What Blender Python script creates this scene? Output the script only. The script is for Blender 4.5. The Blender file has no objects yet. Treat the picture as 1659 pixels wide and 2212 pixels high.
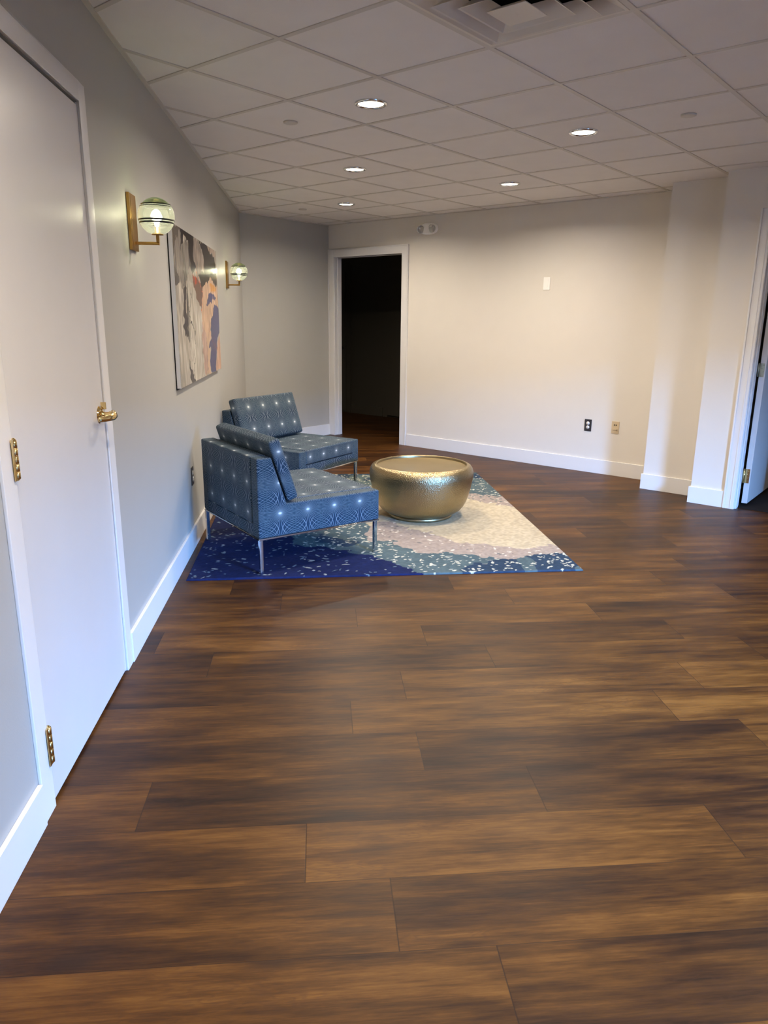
import bpy, math, random
import numpy as np
from mathutils import Vector, Matrix, noise

# ------------------------------------------------------------------ camera, world, exposure
scene = bpy.context.scene
col = scene.collection
HC = 2.5234          # ceiling height
CAM = (3.0706, -2.2618, 1.4387)
cam_d = bpy.data.cameras.new('camera')
cam = bpy.data.objects.new('camera', cam_d)
col.objects.link(cam)
cam_d.sensor_fit = 'HORIZONTAL'
cam_d.sensor_width = 36.0
cam_d.lens = 1573.2 / 1659.0 * 36.0
cam_d.clip_start = 0.02
YAW, PITCH, ROLL = -0.6953, 0.2585, -0.0099
_f = Vector((math.sin(YAW) * math.cos(PITCH), math.cos(YAW) * math.cos(PITCH), -math.sin(PITCH)))
_r = Vector((math.cos(YAW), -math.sin(YAW), 0))
_d = _f.cross(_r)
_c, _s = math.cos(ROLL), math.sin(ROLL)
_r2 = _c * _r + _s * _d
_d2 = -_s * _r + _c * _d
cam.matrix_world = Matrix(((_r2.x, -_d2.x, -_f.x, CAM[0]), (_r2.y, -_d2.y, -_f.y, CAM[1]),
                           (_r2.z, -_d2.z, -_f.z, CAM[2]), (0, 0, 0, 1)))
scene.camera = cam

world = bpy.data.worlds.new('daylight')
scene.world = world
world.use_nodes = True
_wn = world.node_tree; _bg = _wn.nodes['Background']
_tc = _wn.nodes.new('ShaderNodeTexCoord'); _sp = _wn.nodes.new('ShaderNodeSeparateXYZ'); _rp = _wn.nodes.new('ShaderNodeValToRGB')
_mr = _wn.nodes.new('ShaderNodeMapRange'); _mr.inputs['From Min'].default_value = -1.0
_wn.links.new(_tc.outputs['Generated'], _sp.inputs[0]); _wn.links.new(_sp.outputs[2], _mr.inputs['Value']); _wn.links.new(_mr.outputs[0], _rp.inputs[0])
_rp.color_ramp.elements[0].position = 0.485; _rp.color_ramp.elements[0].color = (0.17, 0.155, 0.14, 1)   # ground outside
_rp.color_ramp.elements[1].position = 0.505; _rp.color_ramp.elements[1].color = (0.40, 0.62, 1.0, 1)      # sky outside
_wn.links.new(_rp.outputs[0], _bg.inputs[0])
_bg.inputs[1].default_value = 2.6
scene.view_settings.view_transform = 'Standard'
scene.view_settings.look = 'None'
scene.view_settings.exposure = 0.36
scene.view_settings.gamma = 1.0

DOWNLIGHT_W = 20.5
SCONCE_W = 4.5
WINDOW_W = 18500.0

# daylight coming in through the glazing on the right hand side (sky seen from the room, tilted down)
_ld = bpy.data.lights.new('window_daylight', 'AREA')
_ld.shape = 'RECTANGLE'; _ld.size = 5.0; _ld.size_y = 1.3
_ld.energy = WINDOW_W; _ld.color = (0.15, 0.42, 1.0)
_lo = bpy.data.objects.new('window_daylight', _ld)
_lo.location = (12.0, -2.5, 3.45)
_lo.rotation_euler = Vector((1.0, 0.0, 0.25)).to_track_quat('Z', 'Y').to_euler()
col.objects.link(_lo)

# ------------------------------------------------------------------ helpers
R2 = math.sqrt(2.0)
LW = -0.3523         # left wall plane: x + y = LW

def WL(off, s, z=0.0):
    """left wall coordinates: off = distance from the wall, s = along it"""
    a = LW / R2 + off
    return Vector((a / R2 - s / R2, a / R2 + s / R2, z))

def srgb(r, g, b):
    def c(v):
        v /= 255.0
        return v / 12.92 if v <= 0.04045 else ((v + 0.055) / 1.055) ** 2.4
    return (c(r), c(g), c(b), 1.0)

class MB:
    """collects shapes and links them as one mesh; uv are metres from a box projection"""
    def __init__(self):
        self.v = []; self.f = []; self.m = []; self.smooth = []
    def add(self, verts, faces, mi=0, smooth=False):
        n = len(self.v)
        self.v += [Vector(v) for v in verts]
        for f in faces:
            self.f.append([i + n for i in f]); self.m.append(mi); self.smooth.append(smooth)
        return self
    def box(self, a, b, mi=0, M=None):
        x0, y0, z0 = a; x1, y1, z1 = b
        vs = [(x0, y0, z0), (x1, y0, z0), (x1, y1, z0), (x0, y1, z0), (x0, y0, z1), (x1, y0, z1), (x1, y1, z1), (x0, y1, z1)]
        vs = [Vector(v) for v in vs]
        if M is not None: vs = [M @ v for v in vs]
        return self.add(vs, [(0, 3, 2, 1), (4, 5, 6, 7), (0, 1, 5, 4), (1, 2, 6, 5), (2, 3, 7, 6), (3, 0, 4, 7)], mi)
    def lathe(self, prof, n=48, M=None, mi=0, smooth=True, cap=True):
        vs = []
        for r, z in prof:
            for k in range(n):
                t = 2 * math.pi * k / n
                v = Vector((r * math.cos(t), r * math.sin(t), z))
                vs.append(M @ v if M is not None else v)
        fs = []
        for i in range(len(prof) - 1):
            for k in range(n):
                k2 = (k + 1) % n
                fs.append((i * n + k, i * n + k2, (i + 1) * n + k2, (i + 1) * n + k))
        self.add(vs, fs, mi, smooth)
        if cap:
            b = len(self.v) - len(vs)
            if prof[0][0] > 1e-6:
                self.f.append([b + k for k in range(n)][::-1]); self.m.append(mi); self.smooth.append(False)
            if prof[-1][0] > 1e-6:
                b2 = b + (len(prof) - 1) * n
                self.f.append([b2 + k for k in range(n)]); self.m.append(mi); self.smooth.append(False)
        return self
    def tube(self, pts, rad, n=12, mi=0, rx=None):
        pts = [Vector(p) for p in pts]
        vs = []; fs = []
        up = Vector((0, 0, 1))
        for i, p in enumerate(pts):
            a = pts[max(i - 1, 0)]; b = pts[min(i + 1, len(pts) - 1)]
            d = (b - a).normalized()
            u = up if abs(d.dot(up)) < 0.95 else Vector((1, 0, 0))
            x = d.cross(u).normalized(); y = x.cross(d).normalized()
            r = rad[i] if isinstance(rad, (list, tuple)) else rad
            ry = r if rx is None else (rx[i] if isinstance(rx, (list, tuple)) else rx)
            for k in range(n):
                t = 2 * math.pi * k / n
                vs.append(p + x * (math.cos(t) * r) + y * (math.sin(t) * ry))
        for i in range(len(pts) - 1):
            for k in range(n):
                k2 = (k + 1) % n
                fs.append((i * n + k, i * n + k2, (i + 1) * n + k2, (i + 1) * n + k))
        fs.append(tuple(range(n))[::-1]); fs.append(tuple((len(pts) - 1) * n + k for k in range(n)))
        return self.add(vs, fs, mi, True)
    def prism(self, poly, ax, lo, hi, mi=0, M=None):
        """poly in two axes, extruded along ax (0=x,1=y,2=z)"""
        def mk(p, h):
            if ax == 0: v = Vector((h, p[0], p[1]))
            elif ax == 1: v = Vector((p[0], h, p[1]))
            else: v = Vector((p[0], p[1], h))
            return M @ v if M is not None else v
        n = len(poly)
        vs = [mk(p, lo) for p in poly] + [mk(p, hi) for p in poly]
        fs = [tuple(range(n))[::-1], tuple(range(n, 2 * n))]
        for i in range(n):
            j = (i + 1) % n
            fs.append((i, j, n + j, n + i))
        return self.add(vs, fs, mi)
    def build(self, name, mats, parent=None, bevel=0.0, seg=2, subsurf=0, recalc=True, auto=True):
        me = bpy.data.meshes.new(name)
        me.from_pydata([tuple(v) for v in self.v], [], self.f)
        if not isinstance(mats, (list, tuple)): mats = [mats]
        for m in mats: me.materials.append(m)
        for i, p in enumerate(me.polygons):
            p.material_index = self.m[i]; p.use_smooth = self.smooth[i]
        me.update()
        if recalc:
            import bmesh
            bm = bmesh.new(); bm.from_mesh(me)
            bmesh.ops.remove_doubles(bm, verts=bm.verts, dist=1e-6)
            bmesh.ops.recalc_face_normals(bm, faces=bm.faces)
            bm.to_mesh(me); bm.free()
        uvl = me.uv_layers.new(name='UVMap')
        for p in me.polygons:
            nx, ny, nz = abs(p.normal.x), abs(p.normal.y), abs(p.normal.z)
            for li in p.loop_indices:
                co = me.vertices[me.loops[li].vertex_index].co
                if nz >= nx and nz >= ny: uv = (co.y, co.x)
                elif nx >= ny: uv = (co.y, co.z)
                else: uv = (co.x, co.z)
                uvl.data[li].uv = uv
        o = bpy.data.objects.new(name, me)
        col.objects.link(o)
        if parent is not None: o.parent = parent
        if bevel > 0:
            m = o.modifiers.new('bevel', 'BEVEL'); m.width = bevel; m.segments = seg; m.limit_method = 'ANGLE'
            m.angle_limit = math.radians(40); m.harden_normals = False
            for p in me.polygons: p.use_smooth = True
            w = o.modifiers.new('wn', 'WEIGHTED_NORMAL'); w.keep_sharp = False
        return o

def empty(name, loc, rz=0.0, parent=None):
    o = bpy.data.objects.new(name, None)
    o.empty_display_size = 0.1
    o.location = loc; o.rotation_euler = (0, 0, rz)
    col.objects.link(o)
    if parent is not None: o.parent = parent
    return o

def tag(o, label=None, cat=None, group=None, kind=None):
    if label: o['label'] = label
    if cat: o['category'] = cat
    if group: o['group'] = group
    if kind: o['kind'] = kind
    return o

def struct(o):
    o['kind'] = 'structure'; return o

def copy_tree(o, parent=None):
    c = o.copy(); col.objects.link(c)
    if parent is not None: c.parent = parent
    for ch in list(o.children): copy_tree(ch, c)
    return c

# ------------------------------------------------------------------ materials
class NT:
    def __init__(self, name):
        self.mat = bpy.data.materials.new(name); self.mat.use_nodes = True
        self.nt = self.mat.node_tree; self.nt.nodes.clear()
        self.out = self.n('ShaderNodeOutputMaterial')
    def n(self, t, **kw):
        nd = self.nt.nodes.new(t)
        for k, v in kw.items(): setattr(nd, k, v)
        return nd
    def link(self, a, b): self.nt.links.new(a, b)
    def setin(self, sock, v):
        if hasattr(v, 'is_output') or isinstance(v, bpy.types.NodeSocket): self.link(v, sock)
        else: sock.default_value = v
    def math(self, op, a, b=None, c=None, clamp=False):
        nd = self.n('ShaderNodeMath', operation=op); nd.use_clamp = clamp
        self.setin(nd.inputs[0], a)
        if b is not None: self.setin(nd.inputs[1], b)
        if c is not None: self.setin(nd.inputs[2], c)
        return nd.outputs[0]
    def mix(self, fac, a, b, mode='MIX'):
        nd = self.n('ShaderNodeMix', data_type='RGBA', blend_type=mode)
        self.setin(nd.inputs[0], fac); self.setin(nd.inputs[6], a); self.setin(nd.inputs[7], b)
        return nd.outputs[2]
    def noise(self, vec, scale, detail=3, rough=0.5, dim='3D', out='Fac'):
        nd = self.n('ShaderNodeTexNoise', noise_dimensions=dim)
        if vec is not None: self.link(vec, nd.inputs['Vector'])
        nd.inputs['Scale'].default_value = scale; nd.inputs['Detail'].default_value = detail
        nd.inputs['Roughness'].default_value = rough
        return nd.outputs[out]
    def ramp(self, fac, stops, interp='LINEAR'):
        nd = self.n('ShaderNodeValToRGB'); nd.color_ramp.interpolation = interp
        el = nd.color_ramp.elements
        while len(el) < len(stops): el.new(0.5)
        for e, (p, c) in zip(el, stops): e.position = p; e.color = c if len(c) == 4 else (*c, 1)
        self.setin(nd.inputs[0], fac)
        return nd.outputs[0]
    def bsdf(self, color, rough=0.5, metal=0.0, spec=0.5, normal=None, **kw):
        b = self.n('ShaderNodeBsdfPrincipled')
        self.setin(b.inputs['Base Color'], color); self.setin(b.inputs['Roughness'], rough)
        self.setin(b.inputs['Metallic'], metal); self.setin(b.inputs['Specular IOR Level'], spec)
        for k, v in kw.items(): self.setin(b.inputs[k], v)
        if normal is not None: self.link(normal, b.inputs['Normal'])
        self.link(b.outputs[0], self.out.inputs[0])
        return b
    def bump(self, h, strength=0.3, dist=0.01):
        nd = self.n('ShaderNodeBump'); nd.inputs['Strength'].default_value = strength
        nd.inputs['Distance'].default_value = dist; self.link(h, nd.inputs['Height'])
        return nd.outputs[0]
    def pos(self): return self.n('ShaderNodeNewGeometry').outputs['Position']
    def obj(self): return self.n('ShaderNodeTexCoord').outputs['Object']
    def uv(self): return self.n('ShaderNodeTexCoord').outputs['UV']

def paint(name, color, rough, spec=0.5, bump_scale=180.0, bump_s=0.12, mottling=0.02):
    t = NT(name); p = t.pos()
    h = t.noise(p, bump_scale, 2)
    big = t.noise(p, 6.0, 2)
    c0 = tuple(x * (1 - mottling) for x in color[:3]) + (1,); c1 = tuple(min(1, x * (1 + mottling)) for x in color[:3]) + (1,)
    c = t.mix(big, c0, c1)
    t.bsdf(c, rough, spec=spec, normal=t.bump(h, bump_s, 0.002))
    return t.mat

M = {}
M['wall_grey'] = paint('grey_wall_paint', srgb(176, 174, 168), 0.48, 0.45)
M['wall_white'] = paint('warm_white_wall_paint', srgb(222, 216, 207), 0.55, 0.35)
M['trim'] = paint('white_trim_paint', srgb(226, 224, 222), 0.32, 0.5, 60, 0.03)
M['door'] = paint('white_door_gloss_paint', srgb(214, 212, 211), 0.27, 0.5, 25, 0.06)
M['ceil'] = paint('ceiling_tile_fibre', srgb(234, 229, 225), 0.95, 0.1, 260, 0.35, 0.03)
M['grid'] = paint('ceiling_grid_metal', srgb(206, 199, 190), 0.45, 0.4, 50, 0.02)
M['diffuser'] = paint('diffuser_enamel', srgb(222, 214, 202), 0.5, 0.4, 50, 0.02, 0.05)
M['dark'] = paint('dark_void', (0.03, 0.03, 0.033, 1), 0.9, 0.1, 50, 0.02)
M['carpet'] = paint('dark_carpet', (0.018, 0.014, 0.012, 1), 0.95, 0.1, 400, 0.6, 0.3)
M['plastic_white'] = paint('white_plastic', srgb(248, 246, 242), 0.35, 0.5, 30, 0.01, 0.01)
M['plastic_beige'] = paint('beige_plastic', srgb(205, 186, 155), 0.4, 0.5, 30, 0.01, 0.01)
M['plastic_dark'] = paint('dark_grey_plastic', srgb(52, 50, 52), 0.4, 0.5, 30, 0.01, 0.01)
M['black'] = paint('black_slot', (0.006, 0.006, 0.006, 1), 0.6, 0.3, 30, 0.01, 0.01)

def metal(name, color, rough, bump=None, dist=0.002, strength=0.5):
    t = NT(name)
    n = None
    if bump:
        n = t.bump(t.noise(t.obj(), bump, 2), strength, dist)
    t.bsdf(color, rough, 1.0, normal=n)
    return t.mat
M['chrome'] = metal('polished_chrome', (0.72, 0.73, 0.75, 1), 0.10)
M['brass'] = metal('polished_brass', (0.80, 0.60, 0.28, 1), 0.13, 30, 0.001, 0.1)
M['brass_aged'] = metal('brushed_aged_brass', (0.42, 0.25, 0.08, 1), 0.30, 60, 0.001, 0.2)
M['nickel'] = metal('satin_greenish_nickel', (0.40, 0.42, 0.34, 1), 0.28, 60, 0.001, 0.2)

# hammered gold
t = NT('hammered_gold_metal')
vo = t.n('ShaderNodeTexVoronoi', feature='SMOOTH_F1'); vo.inputs['Scale'].default_value = 160.0
vo.inputs['Smoothness'].default_value = 0.6
t.link(t.obj(), vo.inputs['Vector'])
bc = t.mix(t.noise(t.obj(), 9.0, 3), (0.33, 0.265, 0.15, 1), (0.42, 0.34, 0.20, 1))
t.bsdf(bc, 0.30, 1.0, normal=t.bump(vo.outputs['Distance'], 0.6, 0.0035))
M['gold_hammered'] = t.mat
t = NT('smooth_gold_metal')
bc = t.mix(t.noise(t.obj(), 7.0, 4), (0.33, 0.26, 0.145, 1), (0.40, 0.32, 0.185, 1))
t.bsdf(bc, 0.36, 1.0, normal=t.bump(t.noise(t.obj(), 40.0, 2), 0.15, 0.002))
M['gold_smooth'] = t.mat

# string-art upholstery: families of arcs that run from star to star
t = NT('string_star_upholstery')
sep = t.n('ShaderNodeSeparateXYZ'); t.link(t.uv(), sep.inputs[0])
W0, H0, AMP = 0.180, 0.178, 0.150
X = t.math('ADD', sep.outputs[0], 9.0 - 0.045); Y = t.math('ADD', sep.outputs[1], 0.0)
yy = t.math('DIVIDE', t.math('ADD', Y, 9.0 * H0 - 0.362 + H0), H0)
sy = t.math('ABSOLUTE', t.math('SINE', t.math('MULTIPLY', yy, math.pi)))
den = t.math('ADD', t.math('MULTIPLY', sy, AMP), 0.0012)
xw = t.math('SUBTRACT', t.math('MULTIPLY', t.math('FRACT', t.math('DIVIDE', X, W0)), W0), W0 / 2)   # -W/2..W/2 around star column
yc = t.math('MULTIPLY', t.math('SUBTRACT', t.math('FRACT', t.math('ADD', yy, 0.5)), 0.5), H0)
yc2 = t.math('SUBTRACT', yc, t.math('MULTIPLY', t.math('SIGN', yc), H0))
lines = None
NA = 48.0
for yr, rmax in ((yc, 0.140), (yc2, 0.140)):
    for off in (-W0, 0.0, W0):
        xo = t.math('SUBTRACT', xw, off)
        r_ = t.math('SQRT', t.math('ADD', t.math('MULTIPLY', xo, xo), t.math('MULTIPLY', yr, yr)))
        th = t.math('ARCTAN2', yr, xo)
        th = t.math('ADD', th, t.math('MULTIPLY', t.math('MULTIPLY', r_, 3.2), t.math('SINE', t.math('MULTIPLY', th, 2.0))))
        fr = t.math('ABSOLUTE', t.math('SUBTRACT', t.math('FRACT', t.math('MULTIPLY', th, NA / (2 * math.pi))), 0.5))
        dist = t.math('MULTIPLY', fr, t.math('MULTIPLY', r_, 2 * math.pi / NA))
        mr = t.n('ShaderNodeMapRange'); mr.inputs['From Min'].default_value = 0.0003; mr.inputs['From Max'].default_value = 0.0010
        mr.inputs['To Min'].default_value = 1.0; mr.inputs['To Max'].default_value = 0.0
        t.link(dist, mr.inputs['Value'])
        l = t.math('MULTIPLY', mr.outputs[0], t.math('DIVIDE', t.math('SUBTRACT', rmax, r_), 0.03, clamp=True))
        lines = l if lines is None else t.math('MAXIMUM', lines, l)
# the bright knot of the star
rr = t.math('SQRT', t.math('ADD', t.math('MULTIPLY', t.math('MULTIPLY', xw, xw), 0.35), t.math('MULTIPLY', yc, yc)))
core = t.n('ShaderNodeMapRange'); core.inputs['From Min'].default_value = 0.001; core.inputs['From Max'].default_value = 0.0085
core.inputs['To Min'].default_value = 1.0; core.inputs['To Max'].default_value = 0.0
t.link(rr, core.inputs['Value'])
base = t.mix(t.noise(t.uv(), 3.0, 2), (0.006, 0.027, 0.052, 1), (0.010, 0.038, 0.062, 1))
# darker diamond in the middle between stars
midd = t.math('MULTIPLY', sy, t.math('COSINE', t.math('MULTIPLY', xw, math.pi / W0)))
base = t.mix(t.math('MULTIPLY', midd, 0.45), base, (0.005, 0.018, 0.052, 1))
c = t.mix(t.math('MULTIPLY', lines, 0.46), base, (0.46, 0.52, 0.54, 1))
c = t.mix(core.outputs[0], c, (0.85, 0.86, 0.82, 1))
weave = t.noise(t.obj(), 900.0, 1)
t.bsdf(c, 0.62, spec=0.3, normal=t.bump(weave, 0.25, 0.001), **{'Sheen Weight': 0.0})
M['fabric'] = t.mat

# wooden plank floor: every plank face carries its own uv (x along, y across) and tint
t = NT('brown_wood_plank')
at = t.n('ShaderNodeAttribute', attribute_name='plank'); sc = t.n('ShaderNodeSeparateColor'); t.link(at.outputs['Color'], sc.inputs[0])
uvn = t.uv(); sep = t.n('ShaderNodeSeparateXYZ'); t.link(uvn, sep.inputs[0])
comb = t.n('ShaderNodeCombineXYZ')
t.link(t.math('ADD', t.math('MULTIPLY', sep.outputs[0], 1.0), t.math('MULTIPLY', sc.outputs[0], 40.0)), comb.inputs[0])
t.link(sep.outputs[1], comb.inputs[1]); t.link(t.math('MULTIPLY', sc.outputs[1], 30.0), comb.inputs[2])
def stretch(sx, sy_, sz=1.0):
    m = t.n('ShaderNodeMapping'); m.inputs['Scale'].default_value = (sx, sy_, sz); t.link(comb.outputs[0], m.inputs['Vector']); return m.outputs[0]
warp = t.noise(stretch(1.2, 5.0), 1.0, 3)
broad = t.noise(stretch(1.7, 8.0), 1.0, 4, 0.6)
mid = t.noise(stretch(3.2, 34.0), 1.0, 6, 0.75)
fine = t.noise(stretch(7.0, 210.0), 1.0, 3, 0.6)
rings = t.math('SINE', t.math('MULTIPLY', broad, 150.0))
rsel = t.n('ShaderNodeMapRange'); rsel.inputs['From Min'].default_value = 0.50; rsel.inputs['From Max'].default_value = 0.60; t.link(t.noise(stretch(1.6, 6.0, 2.0), 1.0, 1), rsel.inputs['Value'])
ringm = t.math('MULTIPLY', t.math('MAXIMUM', rings, 0.0), rsel.outputs[0])
v = t.math('ADD', t.math('MULTIPLY', broad, 0.46), t.math('MULTIPLY', mid, 0.40))
v = t.math('ADD', v, t.math('MULTIPLY', fine, 0.14))
v = t.math('ADD', v, t.math('MULTIPLY', t.math('SUBTRACT', sc.outputs[2], 0.5), 0.10))
wood = t.ramp(v, [(0.36, srgb(33, 18, 9)), (0.43, srgb(50, 28, 12)), (0.49, srgb(66, 39, 14)), (0.55, srgb(82, 50, 18)), (0.65, srgb(108, 70, 28))])
wood = t.mix(t.math('MULTIPLY', ringm, 0.30, clamp=True), wood, srgb(60, 36, 22))
# knots
vk = t.n('ShaderNodeTexVoronoi'); vk.inputs['Scale'].default_value = 1.0; t.link(stretch(2.1, 5.2), vk.inputs['Vector'])
kn = t.n('ShaderNodeMapRange'); kn.inputs['From Min'].default_value = 0.03; kn.inputs['From Max'].default_value = 0.16
kn.inputs['To Min'].default_value = 0.65; kn.inputs['To Max'].default_value = 0.0; t.link(vk.outputs['Distance'], kn.inputs['Value'])
ksel = t.n('ShaderNodeSeparateColor'); t.link(vk.outputs['Color'], ksel.inputs[0])
wood = t.mix(t.math('MULTIPLY', kn.outputs[0], t.math('GREATER_THAN', ksel.outputs[0], 0.62)), wood, srgb(44, 28, 19))
# joints
ex = t.math('MINIMUM', sep.outputs[0], t.math('SUBTRACT', 1.22, sep.outputs[0]))
ey = t.math('MINIMUM', sep.outputs[1], t.math('SUBTRACT', 0.2345, sep.outputs[1]))
ed = t.math('MINIMUM', ex, t.math('MULTIPLY', ey, 1.6))
je = t.n('ShaderNodeMapRange'); je.inputs['From Min'].default_value = 0.0006; je.inputs['From Max'].default_value = 0.0022
je.inputs['To Min'].default_value = 0.75; je.inputs['To Max'].default_value = 0.0; t.link(ed, je.inputs['Value'])
wood = t.mix(je.outputs[0], wood, srgb(34, 20, 13))
rough = t.math('ADD', t.math('MULTIPLY', mid, 0.18), 0.34)
t.bsdf(wood, rough, spec=0.20, normal=t.bump(t.math('ADD', fine, t.math('MULTIPLY', je.outputs[0], -2.0)), 0.12, 0.002))
M['floor'] = t.mat

def attr_mat(name, attr, rough, spec, bump_scale, bs, bd):
    t = NT(name)
    a = t.n('ShaderNodeAttribute', attribute_name=attr)
    t.bsdf(a.outputs['Color'], rough, spec=spec, normal=t.bump(t.noise(t.obj(), bump_scale, 2), bs, bd))
    return t.mat
M['rug'] = attr_mat('wool_rug_pile', 'pile', 0.95, 0.08, 320.0, 0.7, 0.004)
M['art'] = attr_mat('printed_acrylic_art', 'print', 0.16, 0.5, 20.0, 0.02, 0.001)

# glowing lamp surfaces
def emis(name, color, s):
    t = NT(name); e = t.n('ShaderNodeEmission'); e.inputs[0].default_value = color; e.inputs[1].default_value = s
    t.link(e.outputs[0], t.out.inputs[0]); return t.mat
M['lamp_lens'] = emis('lit_downlight_lens', (1.0, 0.90, 0.74, 1), 7.0)
M['bulb'] = emis('lit_bulb', (1.0, 0.95, 0.72, 1), 14.0)

def glass(name, tint, gloss_tint=(1, 1, 1, 1), diffuse=0.0, dcol=(0.8, 0.85, 0.6, 1)):
    t = NT(name)
    tr = t.n('ShaderNodeBsdfTransparent'); tr.inputs[0].default_value = tint
    gl = t.n('ShaderNodeBsdfGlossy'); gl.inputs['Roughness'].default_value = 0.03; gl.inputs[0].default_value = gloss_tint
    fr = t.n('ShaderNodeFresnel'); fr.inputs[0].default_value = 1.45
    mx = t.n('ShaderNodeMixShader'); t.link(fr.outputs[0], mx.inputs[0]); t.link(tr.outputs[0], mx.inputs[1]); t.link(gl.outputs[0], mx.inputs[2])
    last = mx
    if diffuse > 0:
        tl = t.n('ShaderNodeBsdfTranslucent'); tl.inputs[0].default_value = dcol
        m2 = t.n('ShaderNodeMixShader'); m2.inputs[0].default_value = diffuse
        t.link(mx.outputs[0], m2.inputs[1]); t.link(tl.outputs[0], m2.inputs[2]); last = m2
    t.link(last.outputs[0], t.out.inputs[0])
    return t.mat
M['window_glass'] = glass('window_glass', (0.95, 0.97, 0.97, 1))
M['globe'] = glass('smoked_green_glass', (0.76, 0.80, 0.74, 1), diffuse=0.09, dcol=(0.78, 0.82, 0.74, 1))
M['globe_dark'] = glass('dark_smoked_glass_cap', (0.22, 0.27, 0.18, 1), diffuse=0.05, dcol=(0.3, 0.35, 0.2, 1))
M['band'] = paint('black_glass_thread', (0.006, 0.007, 0.005, 1), 0.15, 0.5, 30, 0.01, 0.01)
M['clear_plastic'] = glass('clear_plastic_lens', (0.85, 0.84, 0.82, 1), diffuse=0.25, dcol=(0.6, 0.58, 0.55, 1))

# ------------------------------------------------------------------ room shell
BX, RY, PY, FY = -3.457, 4.465, 4.10, 3.86     # back wall x, right wall y, pier face y, far-right wall y
WX = 7.0                                       # window wall x
T = 0.6096                                     # ceiling module
TOP = HC + 0.03

# floor of individual planks laid square to the left wall (one continuous floor)
PL, PW = 1.22, 0.2345
phase = {0: 1.148, 1: 1.562, -1: 0.927, -2: 1.154, -3: 1.495, -4: 0.768, -5: 0.993, -6: 1.225, 3: 0.993, 2: 1.30, 4: 0.61, -7: 0.75}
rnd = random.Random(4)
vs = []; fs = []; uvs = []; cols = []
for r_ in range(-22, 40):
    s0 = -1.215 + r_ * PW
    ph = phase.get(r_, rnd.random() * PL)
    k0 = int(math.floor((-3.0 - ph) / PL))
    for k in range(k0, k0 + 15):
        a = ph + k * PL
        quad = [WL(a, s0), WL(a + PL, s0), WL(a + PL, s0 + PW), WL(a, s0 + PW)]
        cx = sum(q.x for q in quad) / 4; cy = sum(q.y for q in quad) / 4
        tint = (rnd.random(), rnd.random(), rnd.random(), 1)
        if cx + cy < LW - 0.9 and cx > -2.6: continue
        if not (-7.5 < cx < WX + 0.6 and -6.2 < cy < 7.5): continue
        n = len(vs); vs += [tuple(q) for q in quad]; fs.append((n, n + 1, n + 2, n + 3))
        uvs += [(0, 0), (PL, 0), (PL, PW), (0, PW)]; cols += [tint] * 4
me = bpy.data.meshes.new('floor'); me.from_pydata(vs, [], fs); me.materials.append(M['floor'])
me.uv_layers.new(name='UVMap')
me.color_attributes.new('plank', 'FLOAT_COLOR', 'CORNER')
vi = [l.vertex_index for l in me.loops]
me.uv_layers['UVMap'].data.foreach_set('uv', np.array([uvs[i] for i in vi], np.float32).ravel())
me.color_attributes['plank'].data.foreach_set('color', np.array([cols[i] for i in vi], np.float32).ravel())
fl = bpy.data.objects.new('floor', me); col.objects.link(fl); struct(fl)

def wallbox(name, a, b, mat, M_=None):
    return struct(MB().box(a, b, 0, M_).build(name, mat))

# left wall frame: local x = along the wall (s), local y = into the room (off)
ML = Matrix(((-1 / R2, 1 / R2, 0, LW / 2), (1 / R2, 1 / R2, 0, LW / 2), (0, 0, 1, 0), (0, 0, 0, 1)))
SE = 3.105 * R2 + LW / R2 * 0 + 0.0
S_END = (3.105 + 3.457) / R2            # where the left wall meets the back wall
S_BEG = -6.0
# left wall with the door opening (s -1.785..-0.895, z 0..2.155)
DS0, DS1, DZ = -1.783, -0.893, 2.157
m = MB()
m.box((S_BEG, -0.12, 0), (DS0, 0, TOP), 0, ML)
m.box((DS1, -0.12, 0), (S_END + 0.1, 0, TOP), 0, ML)
m.box((DS0, -0.12, DZ), (DS1, 0, TOP), 0, ML)
struct(m.build('wall_left', M['wall_grey']))
wallbox('wall_left_closet', (DS0 - 0.2, -0.30, 0), (DS1 + 0.2, -0.20, TOP), M['dark'], ML)
# grey end wall
wallbox('wall_back', (BX - 0.12, 2.95, 0), (BX, RY + 0.12, TOP), M['wall_grey'])
# right wall with open doorway
OX0, OX1, OZ = -3.36, -2.305, 2.155
m = MB()
m.box((BX, RY, 0), (OX0 - 0.015, RY + 0.12, TOP)); m.box((OX1 + 0.015, RY, 0), (1.375, RY + 0.12, TOP))
m.box((OX0 - 0.015, RY, OZ + 0.015), (OX1 + 0.015, RY + 0.12, TOP))
struct(m.build('wall_right', M['wall_white']))
wallbox('wall_right_pier', (0.765, PY, 0), (1.30, RY + 0.005, TOP), M['wall_white'])
m = MB()
DX0, DX1 = 1.590, 2.50
m.box((1.255, FY, 0), (DX0, FY + 0.125, TOP)); m.box((1.255, FY + 0.1, 0), (1.375, RY + 0.02, TOP))
m.box((DX1, FY, 0), (WX + 0.12, FY + 0.125, TOP)); m.box((DX0, FY, 2.165), (DX1, FY + 0.125, TOP))
struct(m.build('wall_right_near', M['wall_white']))
# behind the camera
rx, ry = WL(0, S_BEG).x, WL(0, S_BEG).y
m = MB(); m.box((S_BEG - 0.12, -0.12, 0), (S_BEG, 4.6, TOP), 0, ML)
struct(m.build('wall_rear', M['wall_white']))
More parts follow.
